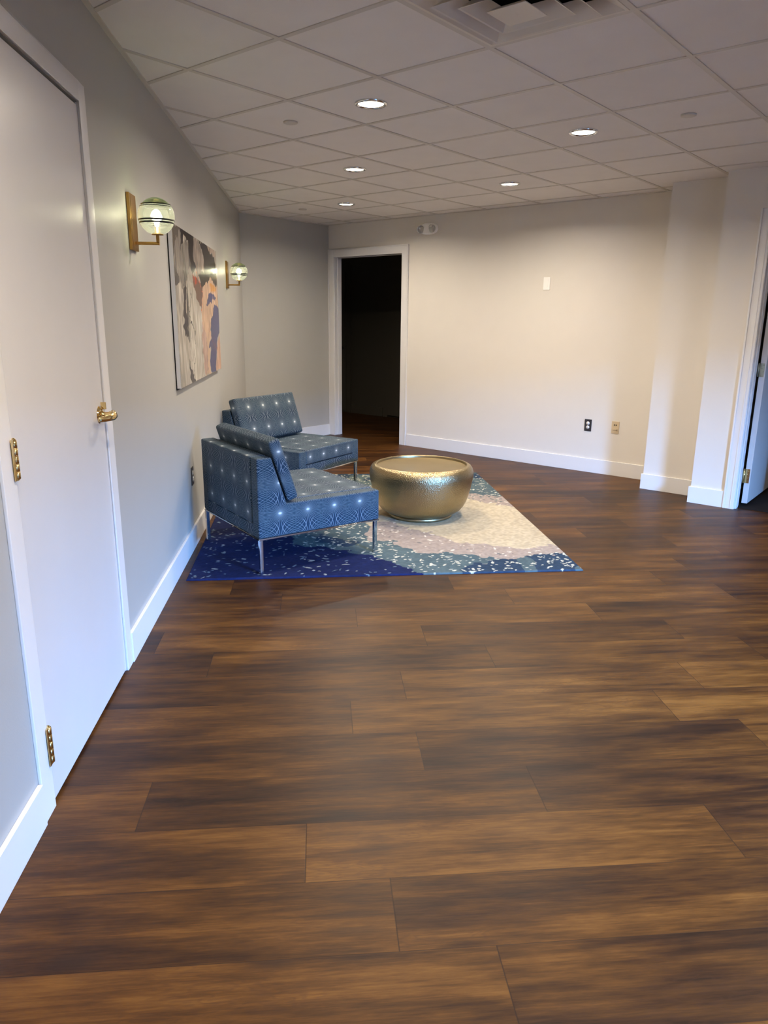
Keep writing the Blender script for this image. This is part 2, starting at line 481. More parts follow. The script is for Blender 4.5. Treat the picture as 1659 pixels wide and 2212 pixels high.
# window wall with one wide window
WY0, WY1, WZ0, WZ1 = -1.15, 0.12, 0.12, 2.15
m = MB()
m.box((WX, -2.6, 0), (WX + 0.12, WY0, TOP)); m.box((WX, WY1, 0), (WX + 0.12, FY, TOP))
m.box((WX, WY0, 0), (WX + 0.12, WY1, WZ0)); m.box((WX, WY0, WZ1), (WX + 0.12, WY1, TOP))
struct(m.build('wall_right_end', M['wall_white']))
m = MB()
for y in np.linspace(WY0, WY1, 3):
    m.box((WX + 0.02, y - 0.035, WZ0), (WX + 0.08, y + 0.035, WZ1))
m.box((WX + 0.02, WY0, WZ0), (WX + 0.08, WY1, WZ0 + 0.06)); m.box((WX + 0.02, WY0, WZ1 - 0.06), (WX + 0.08, WY1, WZ1))
m.box((WX + 0.025, WY0, 1.02), (WX + 0.075, WY1, 1.08))
w1 = struct(m.build('window_1', M['trim'], bevel=0.003))
MB().box((WX + 0.047, WY0, WZ0), (WX + 0.053, WY1, WZ1)).build('pane', M['window_glass'], w1)

# ceiling: lay-in tiles on a T-bar grid
def inside(x, y, mrg=0.0):
    return True
tm = MB(); SKIP = (2, 0)
def clip_poly(poly, planes):
    for (nx, ny, c) in planes:
        out = []
        for i in range(len(poly)):
            a, b = poly[i], poly[(i + 1) % len(poly)]
            da, db = nx * a[0] + ny * a[1] - c, nx * b[0] + ny * b[1] - c
            if da >= 0: out.append(a)
            if (da >= 0) != (db >= 0):
                f_ = da / (da - db); out.append((a[0] + (b[0] - a[0]) * f_, a[1] + (b[1] - a[1]) * f_))
        poly = out
        if len(poly) < 3: return []
    return poly
ROOMPL = [(1, 1, LW - 0.05), (1, 0, BX - 0.05), (0, -1, -(RY + 0.05)), (-1, 0, -(WX + 0.05))]
tg = 0.006
for i in range(-7, 12):
    for j in range(-9, 8):
        if (i, j) == SKIP: continue
        x0, y0 = i * T, j * T
        e = 0.010
        out = clip_poly([(x0 + e, y0 + e), (x0 + T - e, y0 + e), (x0 + T - e, y0 + T - e), (x0 + e, y0 + T - e)], ROOMPL)
        if len(out) < 3: continue
        n = len(out)
        tm.add([(p[0], p[1], HC + 0.004) for p in out] + [(p[0], p[1], HC + 0.02) for p in out],
               [tuple(range(n))[::-1], tuple(range(n, 2 * n))] + [(a, (a + 1) % n, n + (a + 1) % n, n + a) for a in range(n)])
struct(tm.build('ceiling', M['ceil']))
gm = MB()
gw = 0.012
for i in range(-7, 13):
    out = clip_poly([(i * T - gw, -6), (i * T + gw, -6), (i * T + gw, 5), (i * T - gw, 5)], ROOMPL)
    if len(out) > 2: gm.prism(out, 2, HC, HC + 0.0055)
for j in range(-9, 9):
    out = clip_poly([(-6, j * T - gw), (8, j * T - gw), (8, j * T + gw), (-6, j * T + gw)], ROOMPL)
    if len(out) > 2: gm.prism(out, 2, HC + 0.0003, HC + 0.0052)
struct(gm.build('trim_1', M['grid']))
# wall angle along the left wall, back and right
am = MB(); am.box((S_BEG, 0.0, HC - 0.002), (S_END, 0.022, HC + 0.004), 0, ML)
am.box((BX, 3.1, HC - 0.002), (BX + 0.022, RY, HC + 0.004)); am.box((BX, RY - 0.022, HC - 0.002), (0.77, RY, HC + 0.004))
struct(am.build('trim_2', M['grid']))
# hard lid above the plenum, and ceilings of the two dark rooms behind
struct(MB().box((-8, -7, HC + 0.35), (9, 8, HC + 0.40)).build('ceiling_plenum', M['dark']))
struct(MB().box((-7, RY + 0.121, HC), (1.37, 6.5, HC + 0.02)).build('ceiling_hall', M['ceil']))
struct(MB().box((1.376, FY + 0.126, HC), (5.0, 7.2, HC + 0.02)).build('ceiling_side_room', M['ceil']))

# baseboards
BH, BT = 0.135, 0.015
def base(name, boxes):
    m = MB()
    for a, b, mm in boxes: m.box(a, b, 0, mm)
    return struct(m.build(name, M['trim'], bevel=0.002))
base('baseboard_left', [((S_BEG, 0, 0), (-1.866, BT, BH), ML), ((-0.819, 0, 0), (S_END, BT, BH), ML)])
base('baseboard_back', [((BX, 3.11, 0), (BX + BT, RY - 0.02, BH), None)])
base('baseboard_right', [((-2.205, RY - BT, 0), (0.765, RY, BH), None)])
base('baseboard_pier', [((0.765 - BT, PY - BT, 0), (1.255, PY, BH), None), ((0.765 - BT, PY, 0), (0.765, RY, BH), None)])
base('baseboard_right_near', [((1.255 - BT, FY - BT, 0), (1.518, FY, BH), None), ((1.255 - BT, FY, 0), (1.255, PY, BH), None)])
base('baseboard_rear', [((S_BEG, BT, 0), (S_BEG + BT, 4.4, BH), ML)])
base('baseboard_right_end', [((WX - BT, -1.4, 0), (WX, FY, BH), None)])
base('baseboard_right_far', [((2.58, FY - BT, 0), (WX, FY, BH), None)])

# ---- casing of the doorway in the right wall
def casing(m, x0, x1, z1, y, w=0.095, th=0.017, d=-1):
    # flat boards with a small back band and a bead at the inner edge
    for a, b in ((x0 - w, x0), (x1, x1 + w)):
        m.box((a, y - th, 0), (b, y, z1 + w))
    m.box((x0, y - th, z1), (x1, y, z1 + w))
    for a, b in ((x0 - w, x0 - w + 0.012), (x1 + w - 0.012, x1 + w)):
        m.box((a, y - th - 0.006, 0), (b, y - th, z1 + w))
    m.box((x0 - w + 0.012, y - th - 0.006, z1 + w - 0.012), (x1 + w - 0.012, y - th, z1 + w))
m = MB(); casing(m, OX0, OX1, OZ, RY, 0.092)
m.box((OX0 - 0.015, RY, 0), (OX0, RY + 0.12, OZ)); m.box((OX1, RY, 0), (OX1 + 0.015, RY + 0.12, OZ)); m.box((OX0, RY, OZ), (OX1, RY + 0.12, OZ + 0.015))
m.box((OX0, RY + 0.045, 0), (OX0 + 0.011, RY + 0.085, OZ)); m.box((OX1 - 0.011, RY + 0.045, 0), (OX1, RY + 0.085, OZ))
struct(m.build('trim_3', M['trim'], bevel=0.002))

# ---- hall behind the doorway (unlit)
HY = 6.30
m = MB(); m.box((-7.0, HY, 0), (1.3, HY + 0.1, TOP)); HALLFAR = m
M['hall'] = paint('hall_paint_with_shade', srgb(84, 79, 69), 0.6, 0.3)  # shade of the hall put into one colour for walls, doors and trim
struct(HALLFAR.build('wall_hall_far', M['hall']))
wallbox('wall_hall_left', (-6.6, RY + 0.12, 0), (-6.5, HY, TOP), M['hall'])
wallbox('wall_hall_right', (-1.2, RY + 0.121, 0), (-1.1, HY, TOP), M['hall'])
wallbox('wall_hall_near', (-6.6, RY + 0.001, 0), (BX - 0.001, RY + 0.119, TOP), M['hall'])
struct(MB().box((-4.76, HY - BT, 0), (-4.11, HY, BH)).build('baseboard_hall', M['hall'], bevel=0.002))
def hall_door(name, x0, x1, knob):
    d = MB(); d.box((x0, HY - 0.03, 0.03), (x1, HY - 0.001, 2.13))
    o = struct(d.build(name, M['hall'], bevel=0.002))
    c = MB()
    for a, b in ((x0 - 0.09, x0 - 0.004), (x1 + 0.004, x1 + 0.09)): c.box((a, HY - 0.02, 0), (b, HY - 0.0005, 2.22))
    c.box((x0 - 0.004, HY - 0.02, 2.134), (x1 + 0.004, HY - 0.0005, 2.22))
    c.build('door_casing', M['hall'], o)
    if knob is not None:
        k = MB(); Mk = Matrix.Translation((knob, HY - 0.03, 1.0)) @ Matrix.Rotation(math.pi / 2, 4, 'X')
        k.lathe([(0.0, 0.0), (0.03, 0.0), (0.03, 0.008), (0.012, 0.012), (0.012, 0.03), (0.026, 0.04), (0.028, 0.055), (0.02, 0.066), (0.0, 0.068)], 20, Mk)
        k.build('door_knob', M['black'], o)
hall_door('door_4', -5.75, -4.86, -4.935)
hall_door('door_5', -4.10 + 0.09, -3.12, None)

# ---- door in the left wall: slab, casing, hinges, lever handle
slab = MB().box((-1.775, -0.043, 0.012), (-0.900, 0.002, 2.144), 0, ML).build('door_1', M['door'], bevel=0.0015)
struct(slab)
c = MB()
CW = 0.068
for a, b in ((DS0 - 0.010 - CW, DS0 + 0.004), (DS1 - 0.003, DS1 + 0.004 + CW)):
    c.box((a, 0, 0), (b, 0.010, 2.162 + CW - 0.008), 0, ML)
c.box((DS0 + 0.004, 0, 2.158), (DS1 - 0.003, 0.010, 2.162 + CW - 0.008), 0, ML)
# jamb and stop
c.box((DS0 - 0.004, -0.12, 0), (DS0 + 0.004, -0.0005, 2.155), 0, ML); c.box((DS1 - 0.006, -0.12, 0), (DS1 + 0.004, -0.0005, 2.155), 0, ML)
c.box((DS0, -0.12, 2.157), (DS1, -0.012, 2.164), 0, ML)
c.build('door_casing', M['trim'], slab, bevel=0.002)
# dark sheet behind the slab: shadow of the gap put into its colour
MB().box((DS0, -0.075, 0.0), (DS1, -0.050, 2.153), 0, ML).build('door_gap_shade', M['dark'], slab)
def knuckle_hinge(s, z0, z1):
    h = MB(); L = z1 - z0; n = 5
    r0 = 0.0100
    prof = [(0.0, 0.0), (0.005, 0.0), (r0 - 0.002, 0.004)]
    for k in range(n):
        a = 0.005 + (L - 0.01) * k / n; b = 0.005 + (L - 0.01) * (k + 1) / n
        prof += [(r0, a + 0.0006), (r0, b - 0.0006), (r0 - 0.0016, b - 0.0003)]
    prof += [(r0 - 0.002, L - 0.004), (0.005, L), (0.0, L)]
    p = ML @ Vector((s, 0.010, z0))
    h.lathe(prof, 16, Matrix.Translation(p), cap=False)
    h.box((s - 0.024, 0.0142, z0 + 0.002), (s - 0.001, 0.0155, z1 - 0.002), 0, ML)
    h.box((s - 0.006, -0.004, z0 + 0.002), (s + 0.006, 0.010, z1 - 0.002), 0, ML)
    o = h.build('hinge', M['brass'], slab)
    return o
for z0, z1 in ((1.010, 1.125), (0.145, 0.270), (1.90, 2.01)): knuckle_hinge(-1.776, z0, z1)
ho = MB()
HS, HZ = -0.960, 1.083
MR = Matrix.Translation(ML @ Vector((HS, -0.004, HZ))) @ ML.to_3x3().to_4x4() @ Matrix.Rotation(-math.pi / 2, 4, 'X')
# rose with a beaded rim; local z of MR points out of the door
ho.lathe([(0.0, 0.0), (0.034, 0.0), (0.0345, 0.003), (0.033, 0.006), (0.029, 0.0075), (0.027, 0.011), (0.024, 0.012), (0.0, 0.013)], 40, MR)
for k in range(24):
    a = 2 * math.pi * k / 24
    c_ = MR @ Vector((0.0255 * math.cos(a), 0.0255 * math.sin(a), 0.0125))
    ho.lathe([(0.0, -0.0022), (0.0016, -0.0012), (0.0022, 0), (0.0016, 0.0012), (0.0, 0.0022)], 8, Matrix.Translation(c_), cap=False)
handle = ho.build('door_handle', M['brass'], slab)
lv = MB()
lv.lathe([(0.0135, 0.010), (0.0135, 0.020), (0.011, 0.024), (0.011, 0.040), (0.014, 0.044), (0.014, 0.060), (0.010, 0.064), (0.0, 0.065)], 24, MR)
def LP(ds, off, dz): return ML @ Vector((HS + ds, off, HZ + dz))
lv.tube([LP(0.012, 0.046, 0.004), LP(0.0, 0.056, 0.002), LP(-0.020, 0.064, 0.001), LP(-0.042, 0.064, -0.001), LP(-0.064, 0.056, -0.003), LP(-0.085, 0.046, -0.004), LP(-0.100, 0.036, -0.004), LP(-0.110, 0.030, -0.003)],
        [0.008, 0.009, 0.009, 0.008, 0.007, 0.0065, 0.006, 0.005], 14, rx=[0.014, 0.016, 0.0155, 0.014, 0.012, 0.011, 0.010, 0.008])
lv.build('lever', M['brass'], handle)
tt = MB(); tt.box((HS + 0.008, 0.006, HZ + 0.020), (HS + 0.013, 0.026, HZ + 0.046), 0, ML)
tt.build('thumb_turn', M['brass'], handle, bevel=0.0015)

# ---- doorway at the right edge with its open door
m = MB()
CX0, CX1 = 1.518, 1.600
yf = FY - 0.016
m.box((CX0, yf, 0), (CX1, FY, 2.245)); m.box((CX0, yf - 0.006, 0), (CX0 + 0.014, yf, 2.245))
m.box((CX1 - 0.028, yf + 0.001 - 0.004, 0), (CX1 - 0.018, yf, 2.17)); 
m.box((DX0, FY - 0.005, 0), (DX0 + 0.014, FY + 0.125, 2.165)); m.box((DX0 + 0.014, FY + 0.02, 0), (DX0 + 0.024, FY + 0.075, 2.155))
m.box((CX1, yf, 2.163), (DX1 - 0.01, FY, 2.245)); m.box((DX1 - 0.01, yf, 0), (DX1 + 0.075, FY, 2.245))
m.box((DX1 - 0.014, FY - 0.005, 0), (DX1, FY + 0.125, 2.165)); m.box((DX0, FY - 0.005, 2.151), (DX1, FY + 0.125, 2.165))
struct(m.build('trim_4', M['trim'], bevel=0.003))
d3 = empty('door_3', (1.632, FY + 0.135, 0), math.radians(1.5))
struct(d3)
s3 = MB().box((-0.012, 0.0, 0.03), (0.030, 0.86, 2.145)).build('slab', M['door'], d3, bevel=0.0015)
for z0, z1, mat in ((1.036, 1.140, 'nickel'), (0.195, 0.310, 'brass'), (1.88, 1.985, 'brass')):
    h = MB(); h.box((-0.012, -0.002, z0), (0.022, 0.0, z1)); h.lathe([(0.0, 0), (0.0065, 0), (0.0065, z1 - z0), (0.0, z1 - z0)], 14, Matrix.Translation((-0.019, -0.006, z0)))
    for q in range(4):
        zz = z0 + (z1 - z0) * (0.13 + 0.245 * q)
        h.lathe([(0.0, 0.0), (0.004, 0.0), (0.003, 0.0012), (0.0, 0.0014)], 10, Matrix.Translation((0.004 + 0.010 * (q % 2), -0.002, zz)) @ Matrix.Rotation(math.pi / 2, 4, 'X'))
    ho_ = h.build('hinge', M[mat], d3)
    if mat == 'nickel': ho_['label'] = 'greenish silver hinge'
# side room
wallbox('wall_side_room', (1.376, 6.4, 0), (5.0, 6.5, TOP), M['wall_grey'])
wallbox('wall_side_room_left', (1.377, FY + 0.62, 0), (1.45, 6.4, TOP), M['wall_grey'])
wallbox('wall_side_room_right', (4.9, FY + 0.126, 0), (5.0, 6.4, TOP), M['wall_grey'])
base('baseboard_side_room', [((1.45, 6.4 - BT, 0), (4.9, 6.4, BH), None)])
struct(MB().box((DX0 - 0.2, FY + 0.06, 0.0005), (4.9, 6.4, 0.008)).build('floor_side_room', M['carpet']))

# ------------------------------------------------------------------ ceiling fittings
def ring_tri(): pass
df = empty('ceiling_diffuser', (2.5 * T, 0.5 * T, HC))
tag(df, 'square louvred metal air diffuser set in the ceiling grid', 'air vent')
h = T / 2 - 0.013
def sq_ring(m, r0, z0, r1, z1, thk=0.0012):
    # square cone between half sizes r0 (z0) and r1 (z1) with thickness
    v = []
    for (r, z) in ((r0, z0), (r1, z1), (r1, z1 + thk), (r0, z0 + thk)):
        v += [(-r, -r, z), (r, -r, z), (r, r, z), (-r, r, z)]
    f = []
    for a, b in ((0, 4), (4, 8), (8, 12), (12, 0)):
        for k in range(4):
            k2 = (k + 1) % 4
            f.append((a + k, a + k2, b + k2, b + k))
    m.add(v, f)
fr = MB(); sq_ring(fr, h, -0.001, h - 0.012, -0.001, 0.004); sq_ring(fr, h - 0.012, -0.001, h - 0.020, 0.004); sq_ring(fr, h - 0.020, 0.004, h - 0.075, 0.034)
fr.build('frame', M['diffuser'], df)
for r1, r0 in ((0.222, 0.160), (0.152, 0.095)):
    b = MB(); sq_ring(b, r1, -0.022, r1 - 0.006, -0.020); sq_ring(b, r1 - 0.006, -0.020, r0 - 0.0, 0.028)
    b.build('louvre', M['diffuser'], df, bevel=0.0)
cp = MB(); cp.box((-0.078, -0.078, -0.030), (0.078, 0.078, -0.027)); sq_ring(cp, 0.078, -0.0295, 0.060, -0.016)
cp.lathe([(0.0, -0.0315), (0.004, -0.031), (0.006, -0.030)], 12, cap=False)
cp.build('centre_plate', M['diffuser'], df, bevel=0.001)
dk = MB(); dk.box((-h, -h, 0.13), (h, h, 0.14))
for a, b in (((-h, -h, 0.01), (-h + 0.004, h, 0.13)), ((h - 0.004, -h, 0.01), (h, h, 0.13)), ((-h, -h, 0.01), (h, -h + 0.004, 0.13)), ((-h, h - 0.004, 0.01), (h, h, 0.13))): dk.box(a, b)
dk.build('duct_neck', M['dark'], df)

def make_downlight():
    root = empty('recessed_downlight', (0, 0, HC))
    r = MB(); r.lathe([(0.066, 0.004), (0.068, -0.004), (0.074, -0.0075), (0.083, -0.005), (0.0855, 0.0), (0.0855, 0.004)], 48, cap=False)
    r.build('trim_ring', M['chrome'], root)
    l = MB(); l.lathe([(0.0, -0.0020), (0.05, -0.0016), (0.067, 0.0)], 40, cap=False)
    l.build('lens', M['lamp_lens'], root)
    ld = bpy.data.lights.new('lamp_glow', 'AREA'); ld.shape = 'DISK'; ld.size = 0.13
    ld.energy = DOWNLIGHT_W; ld.color = (1.0, 0.87, 0.71); ld.spread = math.radians(160)
    lo = bpy.data.objects.new('lamp_glow', ld); lo.location = (0, 0, -0.006); col.objects.link(lo); lo.parent = root
    return root
dl = make_downlight()
spots = [((0.5, 1.5), 'recessed round downlight nearest the camera, left of the air diffuser', True),
         ((1.5, 3.5), 'recessed round downlight rightmost in the photo', True),
         ((-1.5, 3.5), 'recessed round downlight second in the left row, behind the nearest one', True),
         ((-0.5, 5.5), 'recessed round downlight over the white wall, behind the rightmost one', True),
         ((-3.5, 5.5), 'small far downlight in front of the dark doorway', True),
         ((4.5, -0.5), 'recessed downlight beyond the air diffuser, outside the view', False),
         ((3.5, -2.5), 'recessed downlight over the camera', False),
         ((5.5, -0.5), 'recessed downlight behind and right of the camera', False),
         ((5.5, 3.5), 'recessed downlight near the window', False),
         ((8.5, 1.5), 'recessed downlight beside the window', False)]
first = True
for (gx, gy), lab, vis in spots:
    o = dl if first else copy_tree(dl)
    first = False
    o.location = (gx * T, gy * T, HC)
    tag(o, lab, 'ceiling light', 'recessed downlights in the ceiling tiles')
cov = MB(); cov.lathe([(0.0, -0.006), (0.034, -0.006), (0.040, -0.004), (0.0405, 0.004), (0.0, 0.004)], 32, cap=False)
c0 = cov.build('sprinkler_cover', M['grid'])
for k, ((gx, gy), lab) in enumerate([((-0.5, 1.5), 'flat round sprinkler cover left of the nearest downlight'),
                                     ((2.5, 3.5), 'flat round sprinkler cover at the right, beyond the rightmost downlight'),
                                     ((-4.5, 5.5), 'tiny far sprinkler cover above the grey end wall')]):
    o = c0 if k == 0 else c0.copy()
    if k: col.objects.link(o)
    o.location = (gx * T, gy * T, HC)
    tag(o, lab, 'sprinkler cover', 'round sprinkler covers in the ceiling')

# ------------------------------------------------------------------ wall sconces
RZL = math.radians(135)          # local x along the wall (+s), local y = (rotated) ; use ML basis directly
def make_sconce():
    root = empty('wall_sconce', (0, 0, 0))
    # local frame: x = along wall (s), y = out of the wall, z up; z=0 at plate centre
    p = MB(); p.box((-0.060, 0.001, -0.118), (0.060, 0.014, 0.118)); p.box((-0.040, 0.014, -0.110), (0.040, 0.0155, 0.110))
    p.build('backplate', M['brass_aged'], root, bevel=0.0015)
    GZ = 0.028; GR = 0.079; GO = 0.113
    a = MB(); a.box((-0.0065, 0.014, -0.092), (0.0065, GO + 0.0065, -0.079)); a.box((-0.0065, GO - 0.0065, -0.079), (0.0065, GO + 0.0065, GZ - GR + 0.004))
    a.build('arm', M['brass_aged'], root, bevel=0.001)
    s = MB(); s.lathe([(0.0, 0.0), (0.026, 0.0), (0.026, 0.006), (0.012, 0.010), (0.012, 0.034), (0.0, 0.036)], 24, Matrix.Translation((0, GO, GZ - GR + 0.001)), cap=False)
    s.build('socket', M['brass_aged'], root)
    g = MB()
    prof = []; dprof = []
    zc = 0.60
    for k in range(29):
        a_ = -math.pi / 2 + 0.30 + (math.pi - 0.30) * k / 28
        z = math.sin(a_)
        (prof if z <= zc else dprof).append((GR * max(0.0, math.cos(a_)), GR * z))
    edge = (GR * math.cos(math.asin(zc)), GR * zc)
    prof.append(edge); dprof.insert(0, edge)
    g.lathe(prof, 48, Matrix.Translation((0, GO, GZ)), cap=False)
    gl = g.build('glass_globe', M['globe'], root, recalc=False)
    d = MB(); d.lathe(dprof, 48, Matrix.Translation((0, GO, GZ)), cap=False)
    d.build('smoked_cap', M['globe_dark'], gl, recalc=False)
    for zf, w in ((0.60, 0.0030), (0.50, 0.0016), (-0.22, 0.0034), (-0.36, 0.0036)):
        rr_ = GR * math.sqrt(1 - zf * zf)
        b = MB(); b.lathe([(rr_ + 0.0008, GR * zf - w), (rr_ + 0.0016, GR * zf), (rr_ + 0.0008, GR * zf + w), (rr_ - 0.0006, GR * zf), (rr_ + 0.0008, GR * zf - w)], 48, Matrix.Translation((0, GO, GZ)), cap=False)
        b.build('band', M['band'], gl)
    b = MB(); b.lathe([(0.0, -0.042), (0.008, -0.042), (0.010, -0.030), (0.017, -0.010), (0.020, 0.006), (0.016, 0.020), (0.008, 0.028), (0.0, 0.030)], 24, Matrix.Translation((0, GO, GZ)), cap=False)
    b.build('bulb', M['bulb'], root)
    ld = bpy.data.lights.new('sconce_glow', 'POINT'); ld.energy = SCONCE_W; ld.color = (1.0, 0.93, 0.62); ld.shadow_soft_size = 0.026
    lo = bpy.data.objects.new('sconce_glow', ld); lo.location = (0, GO, GZ); col.objects.link(lo); lo.parent = root
    return root
def place_left(o, s, z):
    o.matrix_world = Matrix.Translation(ML @ Vector((s, 0, z))) @ ML.to_3x3().to_4x4()
# ML is a mirrored basis (s, off, z) is left-handed, so flip x inside: all sconce parts are symmetric in x
MLR = Matrix(((1 / R2, 1 / R2, 0, LW / 2), (-1 / R2, 1 / R2, 0, LW / 2), (0, 0, 1, 0), (0, 0, 0, 1)))
def place_left(o, s, z):
    P = ML @ Vector((s, 0, z))
    o.location = P; o.rotation_euler = (0, 0, -math.pi / 4)
sc1 = make_sconce(); place_left(sc1, -0.234, 1.843)
tag(sc1, 'brass wall sconce with glass globe between the white door and the painting', 'wall lamp', 'globe sconces on the grey wall')
sc2 = copy_tree(sc1); place_left(sc2, 3.26, 1.815)
tag(sc2, 'far brass wall sconce with glass globe near the corner, past the painting', 'wall lamp', 'globe sconces on the grey wall')

# ------------------------------------------------------------------ painting
POLYS=[
((112, 103, 95), [(-0.004, 1.004), (0.156, 1.012), (0.137, 0.855), (0.072, 0.681), (-0.001, 0.607), (-0.006, 0.954)]),
((155, 146, 136), [(0.048, 0.934), (0.152, 0.989), (0.125, 0.804), (0.07, 0.71), (-0.003, 0.748)]),
((48, 38, 34), [(0.142, 1.009), (0.414, 1.005), (0.397, 0.91), (0.419, 0.783), (0.335, 0.745), (0.29, 0.819), (0.288, 0.948), (0.198, 0.96), (0.137, 0.855)]),
((150, 142, 132), [(0.159, 0.903), (0.272, 0.945), (0.313, 0.812), (0.272, 0.764), (0.194, 0.673), (0.125, 0.617), (0.086, 0.682), (0.1, 0.762)]),
((168, 153, 142), [(0.411, 0.987), (0.501, 0.992), (0.622, 0.908), (0.638, 0.763), (0.624, 0.684), (0.492, 0.724), (0.428, 0.784), (0.381, 0.864)]),
((46, 39, 33), [(0.52, 0.993), (0.722, 1.0), (0.934, 0.958), (0.976, 0.801), (0.982, 0.708), (0.766, 0.752), (0.666, 0.688), (0.556, 0.649), (0.46, 0.754), (0.635, 0.775), (0.623, 0.914)]),
((188, 168, 152), [(0.697, 1.001), (0.968, 1.006), (0.944, 0.947), (0.802, 0.95)]),
((130, 95, 78), [(0.318, 0.743), (0.434, 0.713), (0.597, 0.652), (0.53, 0.502), (0.406, 0.554), (0.354, 0.661)]),
((190, 95, 72), [(0.326, 0.744), (0.434, 0.715), (0.455, 0.675), (0.39, 0.664)]),
((208, 199, 184), [(0.286, 0.703), (0.385, 0.636), (0.541, 0.449), (0.484, 0.355), (0.487, 0.148), (0.484, 0.013), (0.273, -0.004), (0.224, 0.201), (0.205, 0.467), (0.24, 0.626)]),
((222, 184, 152), [(0.647, 0.698), (0.788, 0.749), (0.989, 0.702), (0.991, 0.527), (0.757, 0.444), (0.671, 0.225), (0.664, -0.007), (0.503, 0.004), (0.514, 0.295), (0.51, 0.501), (0.556, 0.649)]),
((196, 162, 146), [(0.495, 0.413), (0.596, 0.291), (0.616, 0.041), (0.503, 0.004), (0.493, 0.177)]),
((230, 165, 90), [(0.756, 0.696), (0.952, 0.712), (0.917, 0.657), (0.791, 0.635)]),
((58, 58, 112), [(0.722, 0.631), (0.837, 0.625), (0.801, 0.56), (0.638, 0.529)]),
((58, 58, 112), [(0.839, 0.638), (0.947, 0.612), (0.904, 0.59), (0.832, 0.599)]),
((60, 60, 116), [(0.847, 0.548), (0.973, 0.54), (1.022, 0.445), (1.006, 0.327), (0.924, 0.276), (0.88, 0.177), (0.82, -0.009), (0.687, -0.007), (0.671, 0.098), (0.712, 0.196), (0.648, 0.22), (0.717, 0.285), (0.742, 0.425), (0.81, 0.476)]),
((218, 172, 145), [(1.004, 0.314), (1.066, -0.01), (0.828, -0.007), (0.894, 0.182)]),
((62, 52, 52), [(0.178, 0.667), (0.203, 0.638), (0.157, 0.543), (0.19, 0.467), (0.18, 0.321), (0.204, 0.275), (0.132, 0.313), (0.114, 0.466), (0.124, 0.567)]),
((75, 68, 68), [(0.172, 0.179), (0.282, -0.005), (0.189, -0.004), (0.182, 0.097)]),
]
AS0, AS1, AZ0, AZ1, AO = 0.570, 2.375, 1.040, 1.942, 0.030
def build_art():
    nx, nz = 420, 260
    U, V = np.meshgrid(np.linspace(0, 1, nx + 1), np.linspace(0, 1, nz + 1))
    rng = np.random.RandomState(3)
    def vn(u, v, fu, fv, seed):
        g = np.random.RandomState(seed).rand(int(fv) + 3, int(fu) + 3)
        x = u * fu; y = v * fv; xi = x.astype(int); yi = y.astype(int); xf = x - xi; yf_ = y - yi
        xf = xf * xf * (3 - 2 * xf); yf_ = yf_ * yf_ * (3 - 2 * yf_)
        return (g[yi, xi] * (1 - xf) + g[yi, xi + 1] * xf) * (1 - yf_) + (g[yi + 1, xi] * (1 - xf) + g[yi + 1, xi + 1] * xf) * yf_
    wu = U + (vn(U, V, 10, 26, 1) - .5) * 0.035 + (vn(U, V, 40, 60, 2) - .5) * 0.018
    wv = V + (vn(U, V, 14, 10, 5) - .5) * 0.03 + (vn(U, V, 90, 12, 6) - .5) * 0.03
    C = np.zeros(U.shape + (3,)); C[:] = (190, 181, 168)
    for colr, pl in POLYS:
        ins = np.zeros(U.shape, bool); n = len(pl)
        for i in range(n):
            (x0, y0), (x1, y1) = pl[i], pl[(i + 1) % n]
            cnd = ((y0 > wv) != (y1 > wv))
            with np.errstate(divide='ignore', invalid='ignore'):
                xi = (x1 - x0) * (wv - y0) / (y1 - y0 + 1e-12) + x0
            ins ^= cnd & (wu < xi)
        C[ins] = colr
    streak = vn(U, V, 120, 5, 9) * 0.6 + vn(U, V, 60, 16, 10) * 0.4
    C *= (0.72 + 0.46 * streak)[..., None]
    # dry-brush black strokes in the left third
    br = (vn(U, V, 150, 9, 12) > 0.48) & (np.abs(U - (0.215 - 0.05 * V)) < 0.05 * (0.4 + vn(U, V, 6, 8, 13))) & (V > 0.30) & (V < 0.74)
    C[br] = C[br] * 0.32
    # fine drawn lines
    for (pts, cl, w) in (([(0.30, .60), (0.23, .42), (0.33, .32), (0.29, .15), (0.25, .02)], (70, 66, 66), .0030),
                         ([(0.43, .76), (0.56, .62), (0.50, .47)], (215, 120, 85), .0026),
                         ([(0.68, .36), (0.77, .26), (0.90, .18)], (190, 110, 90), .0026)):
        for i in range(len(pts) - 1):
            (x0, y0), (x1, y1) = pts[i], pts[i + 1]
            tt_ = np.clip(((wu - x0) * (x1 - x0) * 4 + (wv - y0) * (y1 - y0)) / ((x1 - x0) ** 2 * 4 + (y1 - y0) ** 2), 0, 1)
            dd = np.sqrt(((wu - x0 - tt_ * (x1 - x0)) * 2) ** 2 + (wv - y0 - tt_ * (y1 - y0)) ** 2)
            C[dd < w * 1.6] = cl
    C = np.clip(C, 0, 255) / 255.0
    L = np.where(C <= 0.04045, C / 12.92, ((C + 0.055) / 1.055) ** 2.4)
    vs = []
    for j in range(nz + 1):
        z = AZ0 + (AZ1 - AZ0) * j / nz
        for i in range(nx + 1):
            vs.append(tuple(ML @ Vector((AS0 + (AS1 - AS0) * i / nx, AO, z))))
    fs = []
    for j in range(nz):
        for i in range(nx):
            a = j * (nx + 1) + i
            fs.append((a, a + nx + 1, a + nx + 2, a + 1))
    me = bpy.data.meshes.new('print_face'); me.from_pydata(vs, [], fs); me.materials.append(M['art'])
    ca = me.color_attributes.new('print', 'FLOAT_COLOR', 'POINT')
    ca.data.foreach_set('color', np.concatenate([L.reshape(-1, 3), np.ones((L.size // 3, 1))], 1).astype(np.float32).ravel())
    o = bpy.data.objects.new('print_face', me); col.objects.link(o)
    return o
